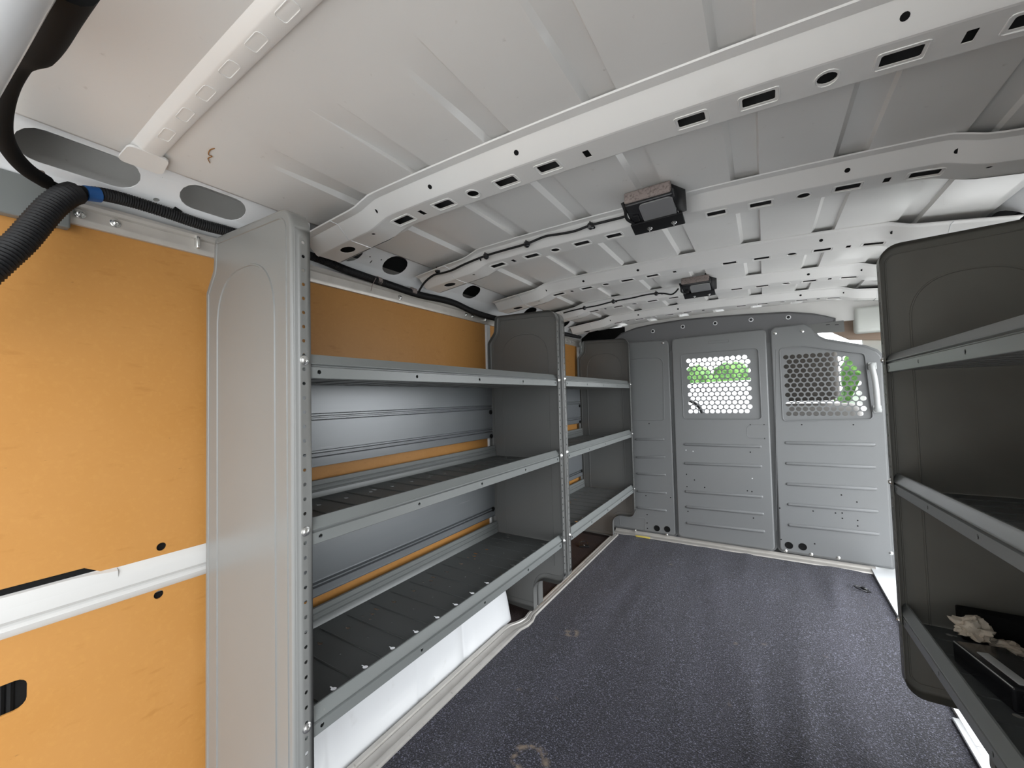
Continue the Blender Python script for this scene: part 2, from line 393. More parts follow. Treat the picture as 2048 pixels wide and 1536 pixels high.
def track():
    root = empty('wall_track', 'aluminium channel track with bolts along the top of the left brown boards', 'track')
    prof = [(-1.112, 1.276), (-1.096, 1.276), (-1.094, 1.280), (-1.094, 1.288), (-1.100, 1.290), (-1.100, 1.309), (-1.092, 1.311), (-1.088, 1.316), (-1.088, 1.322), (-1.112, 1.328)]
    MB().sweep(prof, .186, 2.66, lambda p, y: (p[0], y, p[1])).build('channel', ALU, root)
    for y in (.202, .252, 1.003, 1.382, 1.428, 2.45, 2.52):
        MB().bolt((-1.1, y, 1.299), (1, 0, 0), .0068).build('bolt', STEEL, root)
    for y in (.388, 1.512):
        MB().box((-1.1, y-.004, 1.286), (-1.084, y+.004, 1.314), .003).build('clip', STEEL, root)
    mb = MB(); mb.box((-1.112, -.25, 1.262), (-1.085, .188, 1.338), .004)
    o = mb.build('corner_plate', GREY); tag(o, 'dark grey steel plate above the brown board at the rear corner, behind the thick hose', 'bracket')
track()

# ------------------------------------------------------------------ side beams of the roof with oval openings
def beam(side):
    def m(a, t, k):      # a = Y, t = 0 (roof seam) .. 1 (track), k = offset
        x = -.975-.13*t; z = 1.415-.088*t+k
        x += .5*k
        return (x if side < 0 else 2*XC-x, a, z)
    mb = MB()
    def st(y0, y1, t0, t1): return rrect(y0, t0, y1, t1, min((y1-y0), (t1-t0))*.48, 6)
    holes = [st(.115, .275, .22, .62)[:], st(.345, .455, .22, .60), st(.70, .795, .20, .68), st(.885, .97, .20, .66), st(1.12, 1.2, .22, .64), st(1.30, 1.39, .2, .66),
             st(1.62, 1.70, .22, .64), st(1.80, 1.88, .22, .64), st(2.05, 2.13, .22, .64), st(2.22, 2.30, .22, .64)]
    # stadium ends: make them in true proportion
    H = []
    for (y0, y1, t0, t1) in ((.112, .272, .24, .66), (.335, .46, .22, .62), (.685, .79, .17, .70), (.875, .965, .17, .68), (1.10, 1.19, .2, .66), (1.29, 1.38, .2, .66), (1.60, 1.69, .2, .66), (1.79, 1.88, .2, .66), (2.02, 2.11, .2, .66), (2.22, 2.31, .2, .66)):
        L = []; ry = (t1-t0)/2; rx = ry*.15
        for cx_, a0 in ((y1-rx, -90), (y0+rx, 90)):
            for i in range(9):
                a = math.radians(a0+180*i/8); L.append((cx_+rx*math.cos(a), (t0+t1)/2+ry*math.sin(a)))
        H.append(L)
    H += [circ(.305, .66, .0055, 10, .037), circ(.818, .42, .003, 8, .022), circ(.832, .52, .002, 8, .05), circ(.86, .40, .003, 8, .022), circ(1.23, .42, .003, 8, .03), circ(.3, .3, .001, 6, .01)]
    outer = [(-.28, 0), (2.68, 0), (2.68, 1), (-.28, 1)]
    plate(mb, outer, H, 0, .0015, m)
    # folded lip along the roof seam and stepped flange
    for a, b in (((-.965, 1.4175), (-.935, 1.409)),):
        mb.sweep([(-.978, 1.416), (-.968, 1.411), (-.945, 1.406), (-.925, 1.402), (-.922, 1.404)], -.28, 2.68, lambda p, y: (p[0] if side < 0 else 2*XC-p[0], y, p[1]))
    o = mb.build('roof_side_beam', WHITE2, smooth=30)
    tag(o, 'white roof side beam with large oval openings above the ' + ('left brown boards' if side < 0 else 'right-hand shelf unit'), 'beam')
beam(-1); beam(1)

# ------------------------------------------------------------------ roof ribs
SLOTS = [(-.775, -.727), (-.645, -.600), (-.475, -.430), (-.375, -.333)]
def skew(x): return .06*(x+.2)
def rib(Y0, label, holes=True, seamx=True):
    root = empty('roof_rib', label, 'rib', group='pressed white ribs across the van roof')
    def zz(x, off): return zrib(x)+off
    mb = MB(); N = 74; X0 = -1.035; X1 = 2*XC+1.035
    prof_n = [(-.002, -.0005), (0, -.003), (.019, -.004), (.023, -.0065), (.050, -.031), (.054, -.033), (.058, -.0335)]
    prof_f = [(.122, -.0335), (.126, -.032), (.145, -.006), (.150, -.003), (.165, -.0025)]
    xs = [X0+(X1-X0)*i/N for i in range(N+1)]
    for pr in (prof_n, prof_f):
        vs = []; k = len(pr)
        for x in xs:
            sgo = abs(x-XC) > .60
            for (a, h) in pr: vs.append((x, Y0+skew(x)+a, zz(x, h*(1.0 if not sgo else 1.05))))
        mb.add(vs, [(i*k+j, i*k+j+1, (i+1)*k+j+1, (i+1)*k+j) for i in range(N) for j in range(k-1)])
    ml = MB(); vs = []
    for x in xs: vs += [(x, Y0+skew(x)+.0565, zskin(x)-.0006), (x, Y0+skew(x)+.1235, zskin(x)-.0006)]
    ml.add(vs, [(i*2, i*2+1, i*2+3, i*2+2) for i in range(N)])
    for a_, h_ in ((.0565, -.0328), (.1235, -.0328)):      # added dark webs keeping light out of the slots
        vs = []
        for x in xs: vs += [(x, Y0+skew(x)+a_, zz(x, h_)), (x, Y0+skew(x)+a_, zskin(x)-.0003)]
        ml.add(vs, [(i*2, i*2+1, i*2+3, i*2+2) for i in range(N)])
    H = []
    for a, b in SLOTS:
        for s in (1, -1):
            u0, u1 = (a, b) if s > 0 else (2*XC-b, 2*XC-a)
            H.append(rrect(u0, .079, u1, .103, .003, 2))
    for xc, r in ((-.540, .0125), (2*XC+.540, .0125)): H.append(circ(xc, .091, r, 16, r))
    for xc in (-.690, -.272, 2*XC+.690): H.append(rrect(xc-.006, .079, xc+.006, .103, .001, 1))
    for xc in (-.955, 2*XC+.955): H.append(circ(xc, .088, .022, 16, .017))
    for xc in (-.84, 2*XC+.84): H.append(circ(xc, .075, .005, 8))
    m = lambda a, b, t: (a, Y0+skew(a)+b, zz(a, -.0335+t))
    ex = [(x+.004, y) for x in xs for y in (.07, .112)]
    plate(mb, [(x, .058) for x in xs]+[(x, .122) for x in xs[::-1]], H, 0, .0012, m, ex)
    # pressed rims round the slots
    for L in H[:10]:
        cx_ = sum(p[0] for p in L)/len(L); P = [(cx_+(p[0]-cx_)*1.22, .091+(p[1]-.091)*1.5) for p in L]
        P.append(P[0]); mb.tube([Vector(m(p[0], p[1], .0002)) for p in P], .0016, 5, cap=False)
    mb.build('rib_body', RIBP, root, smooth=18, solid=0); ml.build('rib_cavity_shade', CAVSHADE, root)  # dark lining puts the shade of the box section into colour
    # dark round holes in the sloping face
    mb = MB(); pl = []
    for xc in (-.785, -.615, -.395, 2*XC+.785, 2*XC+.615):
        c = Vector((xc, Y0+skew(xc)+.0355, zz(xc, -.0175)-.0003))
        mb2 = MB(); mb2.lathe(c, (0, -.68, -.73), [(.0052, 0), (.0052, .0004)], 12)
        mb2.build('drain_hole', RUBBER, root)
    # overlap seam where the end piece starts
    if seamx:
        for xs_ in (-.905, 2*XC+.905):
            P = [Vector((xs_, Y0+skew(xs_)+a, zz(xs_, h)-.0006)) for a, h in prof_n+prof_f[:3]]
            MB().tube(P, .0013, 5).build('end_seam', WHITE2, root)
    return root
RIBY = [.643, 1.067, 1.545, 1.98, 2.40]
RL = ['widest white roof rib nearest the camera with dark rectangular slots',
      'white roof rib carrying the nearer black lamp and its cable',
      'white roof rib between the two black roof lamps',
      'white roof rib carrying the farther black lamp and its cable',
      'white roof rib farthest from the camera, just behind the grey bulkhead top']
for y, l in zip(RIBY, RL): rib(y, l)
def rib0():
    prof = [(.2445, -.0005), (.247, -.002), (.257, -.009), (.260, -.010), (.284, -.010), (.287, -.0085), (.289, -.0005)]
    N = 60; xs = [-.955+(1.47)*i/N for i in range(N+1)]; mb = MB(); k = len(prof); vs = []
    for x in xs:
        w = 1
        for a, h in prof: vs.append((x, a+.014*(x+.2), zskin(x)+h))
    mb.add(vs, [(i*k+j, i*k+j+1, (i+1)*k+j+1, (i+1)*k+j) for i in range(N) for j in range(k-1)])
    n0 = vs[:k]; mb.add(n0, [tuple(range(k))])
    # shallow pressed pads along the flat face
    for i in range(7):
        x = -.86+i*.075; y = .262+.014*(x+.2)
        P = rrect(x-.018, y, x+.018, y+.016, .004, 2); P.append(P[0])
        mb.tube([(p[0], p[1], zskin(p[0])-.0100) for p in P], .0009, 5, cap=False)
    o = mb.build('roof_rib', RIBP, smooth=40); tag(o, 'slim flat white roof rib without slots at the top left, nearest the rear doors', 'rib', 'pressed white ribs across the van roof')
    # foot of this rib on the side beam
    mb = MB(); P = fillet([(-.985, .226), (-.935, .230), (-.935, .288), (-.985, .292)], .010)
    plate(mb, P, [], 0, .004, lambda a, b, t: (a, b, zskin(-.93)-.006-t+.4*(a+.93)*.5)); o2 = mb.build('foot', RIBP, o)
rib0()

# ------------------------------------------------------------------ shelf units
def keyhole(y, s, r=.0052):
    # round head with a short slot towards the wall
    L = []
    for i in range(13):
        a = math.radians(-60+ -300*i/12) if 0 else math.radians(30+300*i/12+0)
        L.append((y+r*math.cos(a+PI/2-PI/6*0), s+r*math.sin(a+PI/2)))
    L = [(y+r*math.cos(math.radians(110+320*i/14)), s+r*math.sin(math.radians(110+320*i/14))) for i in range(15)]
    L += [(y+.0022, s+r+.007), (y-.0022+.0004, s+r+.007)]
    return L
PANEL = None
def panel_outline(foot=.145):
    P = [(0, .155), (0, 1.295), (.315, 1.306), (.325, 1.235), (.362, 1.185), (.362, .012), (foot, .012), (foot, .118), (foot-.035, .150), (.04, .152)]
    P = [(0, .152), (0, 1.292), (.318, 1.306), (.325, 1.232), (.362, 1.185), (.362, .012), (foot, .012), (foot, .152)]
    return fillet(P, [.04, .045, .012, .02, .02, .014, .014, .055], 7)
def end_panel(root, Y, d, X, sd, mt, mtf, screws=(), name_label=None):
    """Y plate position, d flange direction, X front plane, sd=-1 left wall / +1 right wall"""
    out = panel_outline(); m = lambda s, z, y: (X+sd*s, Y+d*y, z)
    mb = MB(); r = .007
    rings = []
    for i in range(5):
        a = math.radians(90*i/4); rings.append((r*(1-math.sin(a)), r*(1-math.cos(a))))
    rings = [(inset(out, q[0]), q[1]) for q in rings]
    L0 = rings[0][0]
    plate(mb, L0, [], 0, .0015, m)
    k = len(out)
    def strt(i):      # front straight run keeps its own perforated strip
        a = out[i]; b = out[(i+1) % k]; return abs(a[0]) < 1e-5 and abs(b[0]) < 1e-5 and abs(a[1]-b[1]) > .3
    W_ = .036
    for q in range(4):
        A, ya = rings[q]; B, yb = rings[q+1]
        mb.add([m(p[0], p[1], ya) for p in A]+[m(p[0], p[1], yb) for p in B], [(i, (i+1) % k, k+(i+1) % k, k+i) for i in range(k)])
    mb.add([m(p[0], p[1], r) for p in out]+[m(p[0], p[1], W_ if p[0] < .2 else .022) for p in out], [(i, (i+1) % k, k+(i+1) % k, k+i) for i in range(k) if not strt(i)])
    z0 = min(p[1] for i, p in enumerate(out) if strt(i) or strt(i-1)); z1 = max(p[1] for i, p in enumerate(out) if strt(i) or strt(i-1))
    H = []; z = z0+.02
    while z < z1-.01:
        H.append(circ(.0225, z, .0034, 10)); z += .0267
    plate(mb, [(r, z0), (W_, z0), (W_, z1), (r, z1)], H, 0, .0015, lambda a, b, t: (X+sd*t, Y+d*a, b))
    # pressed arch and edge bead
    P = [Vector((.06, .21, 0)), Vector((.06, .6, 0))]+[Vector((.18-.12*abs(math.cos(a))**.8*(1 if math.cos(a) > 0 else -1), 1.085+.125*abs(math.sin(a))**.8, 0)) for a in [PI*i/20 for i in range(21)]]+[Vector((.30, .6, 0)), Vector((.30, .05, 0))]
    mb.tube([Vector(m(p.x, p.y, 0)) for p in P], .0024, 6); mb.tube([Vector(m(p.x, p.y, .0015)) for p in P], .0024, 6)
    E1 = inset(out, .018); E1.append(E1[0])
    for yy in (0, .0015): mb.tube([Vector(m(p[0], p[1], yy)) for p in E1], .0021, 6, cap=False)
    o = mb.build('end_panel', mt, root, smooth=40)
    for zz in screws:
        MB().bolt((X-sd*.0003, Y+d*.0225, zz), (-sd, 0, 0), .0068).build('screw', STEEL, o)
    return o
def shelf(root, zb, Ya, Yb, X, sd, keys=True, bh=.05, mt=None, fm=None, slope=0):
    fl = zb+.004; m = lambda p, y: (X+sd*p[0], y, p[1]); s0 = .0035; pt = empty0('shelf', root)
    mb = MB()
    prof = [(.022, zb+.0005), (s0+.001, zb), (s0, zb+.001)]
    mb.sweep(prof, Ya, Yb, m)
    H = []; n = max(3, round((Yb-Ya)/.26))
    for i in range(n+1): H.append(circ(Ya+.045+(Yb-Ya-.09)*i/n, zb+.0125, .0042, 10))
    plate(mb, [(Ya, zb+.001), (Yb, zb+.001), (Yb, zb+.0215), (Ya, zb+.0215)], H, 0, .0012, lambda a, b, t: (X+sd*(s0+t), a, b))
    prof = [(s0, zb+.0215), (s0+.005, zb+.0235), (s0+.005, zb+.0255), (s0-.001, zb+.028), (s0-.001, zb+.029), (s0+.001, zb+.0305), (s0+.009, zb+.044), (s0+.0125, zb+.0475), (s0+.016, zb+.0475), (s0+.018, zb+.044), (s0+.018, fl+.004), (s0+.021, fl)]
    mb.sweep(prof, Ya, Yb, m)
    mb.build('front_lip', mt, pt, smooth=25)
    mb = MB()
    KH = []; n = max(3, round((Yb-Ya)/.0790)); dy = (Yb-Ya)/n
    for i in range(n):
        yc = Ya+dy*(i+.5)
        if keys:
            KH.append(keyhole(yc, .082, .0062)); KH.append(circ(yc, .176, .0026, 8))
            KH.append(keyhole(yc, .258, .0060))
            if i % 3 == 1: KH += [circ(yc-.021, .242, .0035, 8), circ(yc-.021, .275, .0035, 8), rrect(yc+.02, .262, yc+.028, .282, .002, 2)]
    plate(mb, [(Ya, .024), (Yb, .024), (Yb, .338), (Ya, .338)], KH, 0, .0012, lambda a, b, t: (X+sd*b, a, fl+t))
    for i in range(1, n):
        y = Ya+dy*i; P = [(X+sd*s, y, fl+.0009) for s in (.035, .05, .31, .325)]
        mb.tube(P, .0026, 6, rs=[.0006, .0026, .0026, .0006]); mb.tube([(p[0], p[1], fl+.0004) for p in P], .0020, 6, rs=[.0006, .002, .002, .0006])
    mb.build('shelf_floor', fm if zb < .9 else GREYP, pt, smooth=30)  # top shelf takes a lighter copy for its lit underside
    mb = MB()
    prof = [(.338, fl), (.340, fl+.003), (.342, fl+.016), (.339, fl+.018), (.339, fl+.020), (.343, fl+.022), (.343, fl+bh*.62), (.340, fl+bh*.66), (.340, fl+bh*.70), (.344, fl+bh*.74), (.344, fl+bh), (.350, fl+bh+.001)]
    mb.sweep(prof, Ya, Yb, m); mb.build('back_flange', mt, pt, smooth=25)
    if slope:      # shelf mounted slightly higher towards the rear doors
        Rm = Matrix.Rotation(-math.atan(slope), 4, 'X'); c = Vector((0, Yb, zb)); pt.matrix_local = Matrix.Translation(c) @ Rm @ Matrix.Translation(-c)
def empty0(name, parent):
    o = bpy.data.objects.new(name, None); col.objects.link(o); o.parent = parent; return o
def back_panel(root, z0, z1, beads, Ya, Yb, X, sd):
    s = .352; mb = MB(); pr = [(s-.006, z0), (s, z0), (s, z0+.004)]
    for b in sorted(beads):
        pr += [(s, b-.011), (s-.002, b-.0095), (s+.009, b-.008), (s+.009, b-.004), (s-.003, b-.002), (s-.003, b+.001), (s+.009, b+.003), (s+.009, b+.007), (s, b+.010)]
    pr += [(s, z1), (s-.006, z1)]
    mb.sweep(pr, Ya+.02, Yb-.012, lambda p, y: (X+sd*p[0], y, p[1]))
    mb.build('back_panel', GREYB, root, smooth=20)
GREYB = mat('back_panel_coat', (.175, .187, .198), .28, metal=.15, spec=.6, bump=(300, .1, .0004), var=[(6, .45, .75, .35, (.22, .225, .225), (1, .2, 3)), (50, .68, .75, .4, (.4, .4, .4), (1, .1, 2))])
def unit(label, Ya, Yb, X, sd, panels, near_mat, far_mat, shelf_z=(.970, .656, .306), side_screws=(), keys=True, fm=None, group='grey metal shelving units in the van'):
    root = empty('shelf_unit', label, 'shelving unit', group=group)
    if panels[0]: end_panel(root, Ya, 1, X, sd, near_mat, near_mat, (1.003, .687, .337))
    if panels[1]: end_panel(root, Yb, -1, X, sd, far_mat, far_mat, (.995, .68, .33))
    for i, z in enumerate(shelf_z): shelf(root, z, Ya+.01, Yb-.008, X, sd, keys=keys, bh=(.046, .047, .050)[i], mt=GREY, fm=fm or FLOORSHADE, slope=(0, .042, .05)[i] if sd > 0 else 0)
    if sd < 0:
        back_panel(root, .745, .982, (.885, .780), Ya, Yb, X, sd)
        back_panel(root, .388, .650, (.420,), Ya, Yb, X, sd)
        for z in (.862, .752, .418):
            MB().lathe((X+sd*.352, Yb-.028, z), (1, 0, 0), [(.010, 0), (.010, .004), (.007, .006)], 12).build('plug', RUBBER, root)
    return root
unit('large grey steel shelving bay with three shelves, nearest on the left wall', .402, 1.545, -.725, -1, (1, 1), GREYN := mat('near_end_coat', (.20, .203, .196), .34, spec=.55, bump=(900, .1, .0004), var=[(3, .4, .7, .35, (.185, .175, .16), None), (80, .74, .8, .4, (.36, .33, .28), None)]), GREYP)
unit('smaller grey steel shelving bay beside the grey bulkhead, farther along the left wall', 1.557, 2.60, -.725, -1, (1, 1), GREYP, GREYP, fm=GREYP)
unit('dark grey shelving unit along the right edge seen from its open front', .18, 1.425, .268, 1, (1, 1), GREYD, GREYD, shelf_z=(.963, .653, .321), fm=FLOORSHADE)

# ------------------------------------------------------------------ wheel arch, floor trims
def wheel():
    mb = MB(); P = []
    ys = [.462, .47, .49, .53, .58, .60, .605, .63, .635, .70, .8, .9, .902, .915, .92, 1.0, 1.08, 1.12, 1.125, 1.138, 1.143, 1.2, 1.26, 1.31, 1.35, 1.38, 1.40, 1.42, 1.432, 1.438]
    for y in ys:
        t = abs((y-.95)/.4885); h = .265*max(0, 1-t**6)**(1/3.0)
        off = -.004 if any(a < y < b for a, b in ((.603, .632), (.901, .918), (1.123, 1.141))) else 0
        pr = fillet([(-1.1, max(.012, h)), (-.955, max(.011, h-.006)), (-.937, -.03), (-1.1, -.03)], [0, min(.05, max(.004, h*.4)), 0, 0], 8)
        P.append([(p[0]+(off if p[0] > -1.05 else 0), y, p[1]) for p in pr])
    n = len(P[0]); vs = [q for r in P for q in r]
    mb.add(vs, [(i*n+j, i*n+(j+1) % n, (i+1)*n+(j+1) % n, (i+1)*n+j) for i in range(len(ys)-1) for j in range(n)]+[tuple(range(n)), tuple(range((len(ys)-1)*n, len(ys)*n))])
    o = mb.build('wheel_arch', WHITE2, smooth=50); tag(o, 'white painted wheel arch under the bottom shelf of the near bay', 'wheel arch')
wheel()
def sill():
    mb = MB()
    # raised aluminium edge strip along the carpet, with the small jog beside the middle upright
    path = []
    for y in [-.25, .2, .7, 1.2, 1.34, 1.38, 1.42, 1.46, 1.50, 1.53, 1.58, 1.8, 2.3, 2.64]:
        j = .018*math.exp(-((y-1.44)/.035)**2)
        w = .074 if y < 1.36 else (.074-.034*sm((y-1.36)/.14))
        path.append((y, j, w))
    k = 13; vs = []
    for y, j, w in path:
        xi = -.858+j
        for a, h in ((0, -.004), (0, .004), (.06, .007), (.20, .0075), (.24, .0035), (.32, .0025), (.40, .006), (.62, .0065), (.68, .003), (.74, .007), (.92, .0075), (.97, .004), (1, -.02)): vs.append((xi-a*w, y, h))
    mb.add(vs, [(i*k+q, i*k+q+1, (i+1)*k+q+1, (i+1)*k+q) for i in range(len(path)-1) for q in range(k-1)])
    o = mb.build('floor_edge_strip', ALU, smooth=30); tag(o, 'worn aluminium edge strip between dark carpet and left shelving', 'floor trim')
    mb = MB(); mb.box((-1.12, 1.40, -.035), (-.88, 2.70, -.006))
    o = mb.build('floor_mat', REDCAR); tag(o, 'dark red-brown carpet under the far left shelving bay', 'carpet')
    mb = MB(); mb.sweep([(2.66, .001), (2.664, .006), (2.69, .008), (2.705, .006), (2.72, .02)], -.9, .44, lambda p, x: (x, p[0], p[1]))
    o = mb.build('threshold_strip', ALU); tag(o, 'thin metal strip along the foot of the grey bulkhead', 'floor trim')
    mb = MB(); mb.box((-.75, 2.655, .002), (-.66, 2.664, .011), .001); o2 = mb.build('tape', YEL, o); o2['label'] = 'yellow strip'
    # right side: white sill of the side door and near strip
    mb = MB()
    P = [onz(1738, 1132, .0), onz(1752, 1160, 0), onz(1789, 1226, 0)]
    plate(mb, [(P[0].x, 2.76), (.418, 2.55), (.415, 2.25), (.415, 1.50), (.72, 1.50), (.72, 2.76)], [], -.03, .012, lambda a, b, t: (a, b, t))
    mb.build('door_sill', WHITE2)
    bpy.data.objects['door_sill'].name = 'door_sill'; tag(bpy.data.objects['door_sill'], 'white painted side door sill at the right edge of the carpet by the bulkhead', 'door sill')
    mb = MB(); mb.box((.398, .60, .0), (.452, 1.60, .0115), .003)
    o = mb.build('chrome_strip', mat('polished_metal', (.85, .84, .86), .18, metal=1)); tag(o, 'shiny polished metal strip on the carpet edge under the right shelf', 'floor trim')
sill()
def dring(c, rz, label, s=1):
    root = empty('tie_down_ring', label, 'tie-down ring', group=None); root.location = c; root.rotation_euler = (0, 0, rz)
    P = [(-.02, -.014, .004), (-.022, .008, .010), (-.012, .026, .014), (.012, .026, .014), (.022, .008, .010), (.02, -.014, .004), (-.02, -.014, .004)]
    MB().tube(smoothpath([Vector(p)*s for p in P], 4), .0028*s, 8).build('ring', BLACKG, root)
    MB().box((-.026*s, -.022*s, 0), (.026*s, -.006*s, .008*s), .002).build('bracket', BLACK, root)
    MB().lathe((0, -.014*s, .007*s), (0, 0, 1), [(.005*s, 0), (.005*s, .003*s)], 8).build('bolt', STEEL, root)
p = onz(1725, 1182, 0); dring((p.x, p.y, .002), 1.9, 'black tie-down ring lying on the dark carpet near the right side sill')
p = onz(1168, 1090, 0); dring((p.x, p.y, -.006), .4, 'black tie-down ring on red-brown carpet under the far left bay', 1.2)

# ------------------------------------------------------------------ bulkhead
def bulkhead():
    Yb = 2.712
    root = empty('bulkhead', 'grey steel cab bulkhead with two perforated windows at the far end', 'partition')
    q = lambda u, v: (lambda p: (p.x, p.z))(ony(u, v, Yb))
    c5 = lambda u, v: q(1200+u/2.56, 560+v/2.56)
    def tray(name, out, holes, yf, dep, mt=BHD, r=.008):
        mb = MB(); m = lambda a, b, t: (a, yf+t, b); k = len(out)
        rings = [(inset(out, r*(1-math.sin(math.radians(90*i/4)))), r*(1-math.cos(math.radians(90*i/4)))) for i in range(5)]
        plate(mb, rings[0][0], holes, 0, .0015, m)
        rings.append((out, dep)); rings.append((inset(out, -.012), dep+.0005))
        for i in range(len(rings)-1):
            A, a = rings[i]; B, b = rings[i+1]
            mb.add([m(p[0], p[1], a) for p in A]+[m(p[0], p[1], b) for p in B], [(j, (j+1) % k, k+(j+1) % k, k+j) for j in range(k)])
        return mb
    def capsule(mb, a, b, w, y, h=.0065):
        a = Vector((a[0], y, a[1])); b = Vector((b[0], y, b[1])); n = 9
        d = (b-a).normalized()
        for k_, sc in ((0, 1),):
            mb2 = MB(); P = [a, a+d*w*.3, a+d*w, b-d*w, b-d*w*.3, b]
            mb2.tube(P, w, 12, rs=[w*.25, w*.75, w, w, w*.75, w*.25])
            mb.add([(v[0], y+(v[1]-y)*h/w, v[2]) for v in mb2.v], mb2.f)
    def line(mb, pts, y, r=.0018, closed=False):
        P = [Vector((p[0], y, p[1])) for p in pts]
        if closed: P.append(P[0])
        mb.tube(P, r, 6, cap=not closed)
    def dots(par, L, r=.0042):
        for u, v in L:
            a, b = c5(u, v); MB().lathe((a, par['_y'], b), (0, -1, 0), [(r, -.001), (r, .0006)], 10).build('small_hole', RUBBER, par)
    def bolts(par, L, r=.009, y=None, ring=False):
        for u, v in L:
            a, b = q(u, v); y_ = y or par['_y']
            if ring: MB().lathe((a, y_, b), (0, -1, 0), [(.0125, 0), (.0125, .002), (.008, .003)], 18).build('washer', WHITE2, par)
            MB().bolt((a, y_-(.003 if ring else 0), b), (0, -1, 0), r*.75).build('bolt', STEEL if not ring else BLACKG, par)
    def hole_discs(par, L):
        for u, v in L:
            a, b = c5(u, v); MB().lathe((a, par['_y'], b), (0, -1, 0), [(.017, -.001), (.019, .001), (.017, .002), (.012, .0012)], 20).build('dark_hole_disc', RUBBER, par)  # black discs stand in for the shade of open holes
    def hexgrid(x0, z0, pitch, cols, rows, poly=None, r=.0128):
        H = []
        for j in range(rows):
            for i in range(cols+1):
                x = x0+pitch*(i+(.5 if j % 2 else 0)); z = z0-pitch*.866*j
                if poly is not None and not inside((x, z), poly): continue
                if poly is None and i >= cols: continue
                H.append(circ(x, z, r, 14))
        return H
    # header
    top = [(1226, 680), (1240, 668), (1268, 657), (1305, 649), (1365, 640), (1430, 634), (1500, 629), (1577, 625), (1625, 628), (1652, 633), (1668, 637)]
    out = [q(*p) for p in top]+[(.40, 1.22), (-.86, 1.22)]
    out = [q(*p) for p in top]+[(.33, 1.285), (.20, 1.28), (.20, 1.20), (-.80, 1.20), (-.83, 1.26)]
    mb = tray('header_plate', out, [], Yb+.012, .03, r=.005); hd = mb.build('header_plate', GREYH, root, smooth=40); hd['_y'] = Yb+.012
    mb = MB(); o2 = [q(1615, 667), q(1612, 650), q(1688, 640), q(1690, 663)]
    plate(mb, fillet(o2, .003, 2), [], Yb+.008, Yb+.012, lambda a, b, t: (a, t, b)); br = mb.build('tail_bracket', GREYP, root)
    T = [q(*p) for p in top if p[0] > 1235]; T = [(x, z-.012) for x, z in T]
    mb = MB(); plate(mb, T+[(.64, T[-1][1]), (.64, zskin(.64)-.001), (.46, zskin(.46)-.001)]+[(x, zskin(x)-.001) for x in (.3, .1, -.1, -.3, -.5, -.7, -.82)], [], 0, .01, lambda a, b, t: (a, Yb+.05+t, b))  # added panel keeping windscreen light off the roof above the header
    cm = mb.build('added_gap_panel', RIBP); tag(cm, 'added white panel blocking cab light between bulkhead top and roof', 'panel')
    bolts(hd, [(1305, 662), (1365, 653), (1430, 646), (1502, 639), (1577, 634)], .008, Yb+.012, True)
    for u in (1656, 1674):
        a, b = q(u, 649); MB().box((a-.008, Yb+.0065, b-.0015), (a+.008, Yb+.009, b+.0015)).build('slot_mark', RUBBER, br)
    mb = MB(); mb.box((-1.12, Yb+.045, 1.10), (-.80, Yb+.055, 1.40)); mb.build('added_gap_board', RUBBER, root)  # added dark board covering the bright gap left of the header
    pass
    # centre
    w0 = q(1368, 838); w1 = q(1516, 697); x0, z0 = q(1377, 716); xe, ze = q(1500, 714)
    pitch = (xe-x0)/10.9
    win = rrect(w0[0], w0[1], w1[0], w1[1], .018, 4)
    out = fillet([(-.497, .03), (.014, .03), (.024, 1.283), (-.489, 1.278)], .025, 6)
    mb = tray('c', out, [win], Yb-.012, .024)
    plate(mb, win, [h for h in hexgrid(x0, w1[1]-.045, pitch, 11, 13, r=pitch*.415)], Yb-.006, Yb-.005, lambda a, b, t: (a, t, b))
    line(mb, rrect(w0[0]-.001, w0[1]-.001, w1[0]+.001, w1[1]+.001, .019, 4), Yb-.0115, .0028, True)
    for a, b in (((430, 840), (828, 852)), ((432, 937), (830, 952)), ((437, 1080), (835, 1108)), ((440, 1158), (840, 1195)), ((443, 1240), (845, 1285))): capsule(mb, c5(*a), c5(*b), .0085, Yb-.012)
    P = [c5(860, 742), c5(770, 740), c5(752, 755), c5(752, 795), c5(765, 808), c5(850, 812)]; line(mb, P, Yb-.012, .0012)
    P = rrect(*c5(555, 328), *c5(660, 306), .003, 2); line(mb, P, Yb-.012, .0010, True)
    ce = mb.build('centre_panel', BHD, root, smooth=40); ce['_y'] = Yb-.012
    dots(ce, [(770, 740), (840, 740), (843, 811), (445, 993), (485, 1022), (447, 1056), (537, 1060), (755, 1077), (778, 1081), (452, 1182), (786, 1216), (770, 880), (580, 940), (674, 945), (585, 1091), (810, 1105), (590, 1258), (714, 1268)], .0036)
    for u, v in ((442, 870), (478, 876), (780, 1014)):
        a, b = c5(u, v); MB().lathe((a, Yb-.012, b), (0, -1, 0), [(.0035, 0), (.003, .001)], 8).build('paint_chip', WHITE2, ce)
    # left
    out = fillet([(-1.10, .03), (-.512, .03), (-.505, 1.275), (-.80, 1.285), (-1.10, 1.28)], [.004, .02, .03, .01, .01], 5)
    mb = tray('l', out, [], Yb-.004, .02)
    for a, b in (((182, 815), (330, 815)), ((186, 907), (335, 905)), ((188, 990), (338, 997)), ((190, 1080), (342, 1090)), ((190, 1163), (342, 1180))): capsule(mb, c5(*a), c5(*b), .0075, Yb-.004)
    line(mb, [c5(150, 412), c5(205, 402), c5(300, 400), c5(318, 410), c5(325, 430), c5(328, 712), c5(318, 720), c5(170, 720)], Yb-.004, .002)
    line(mb, fillet([c5(100, 1205), c5(235, 1218), c5(230, 1280), c5(105, 1255)], .01, 3), Yb-.004, .0014, True)
    le = mb.build('side_panel', BHD, root, smooth=40); le['_y'] = Yb-.004
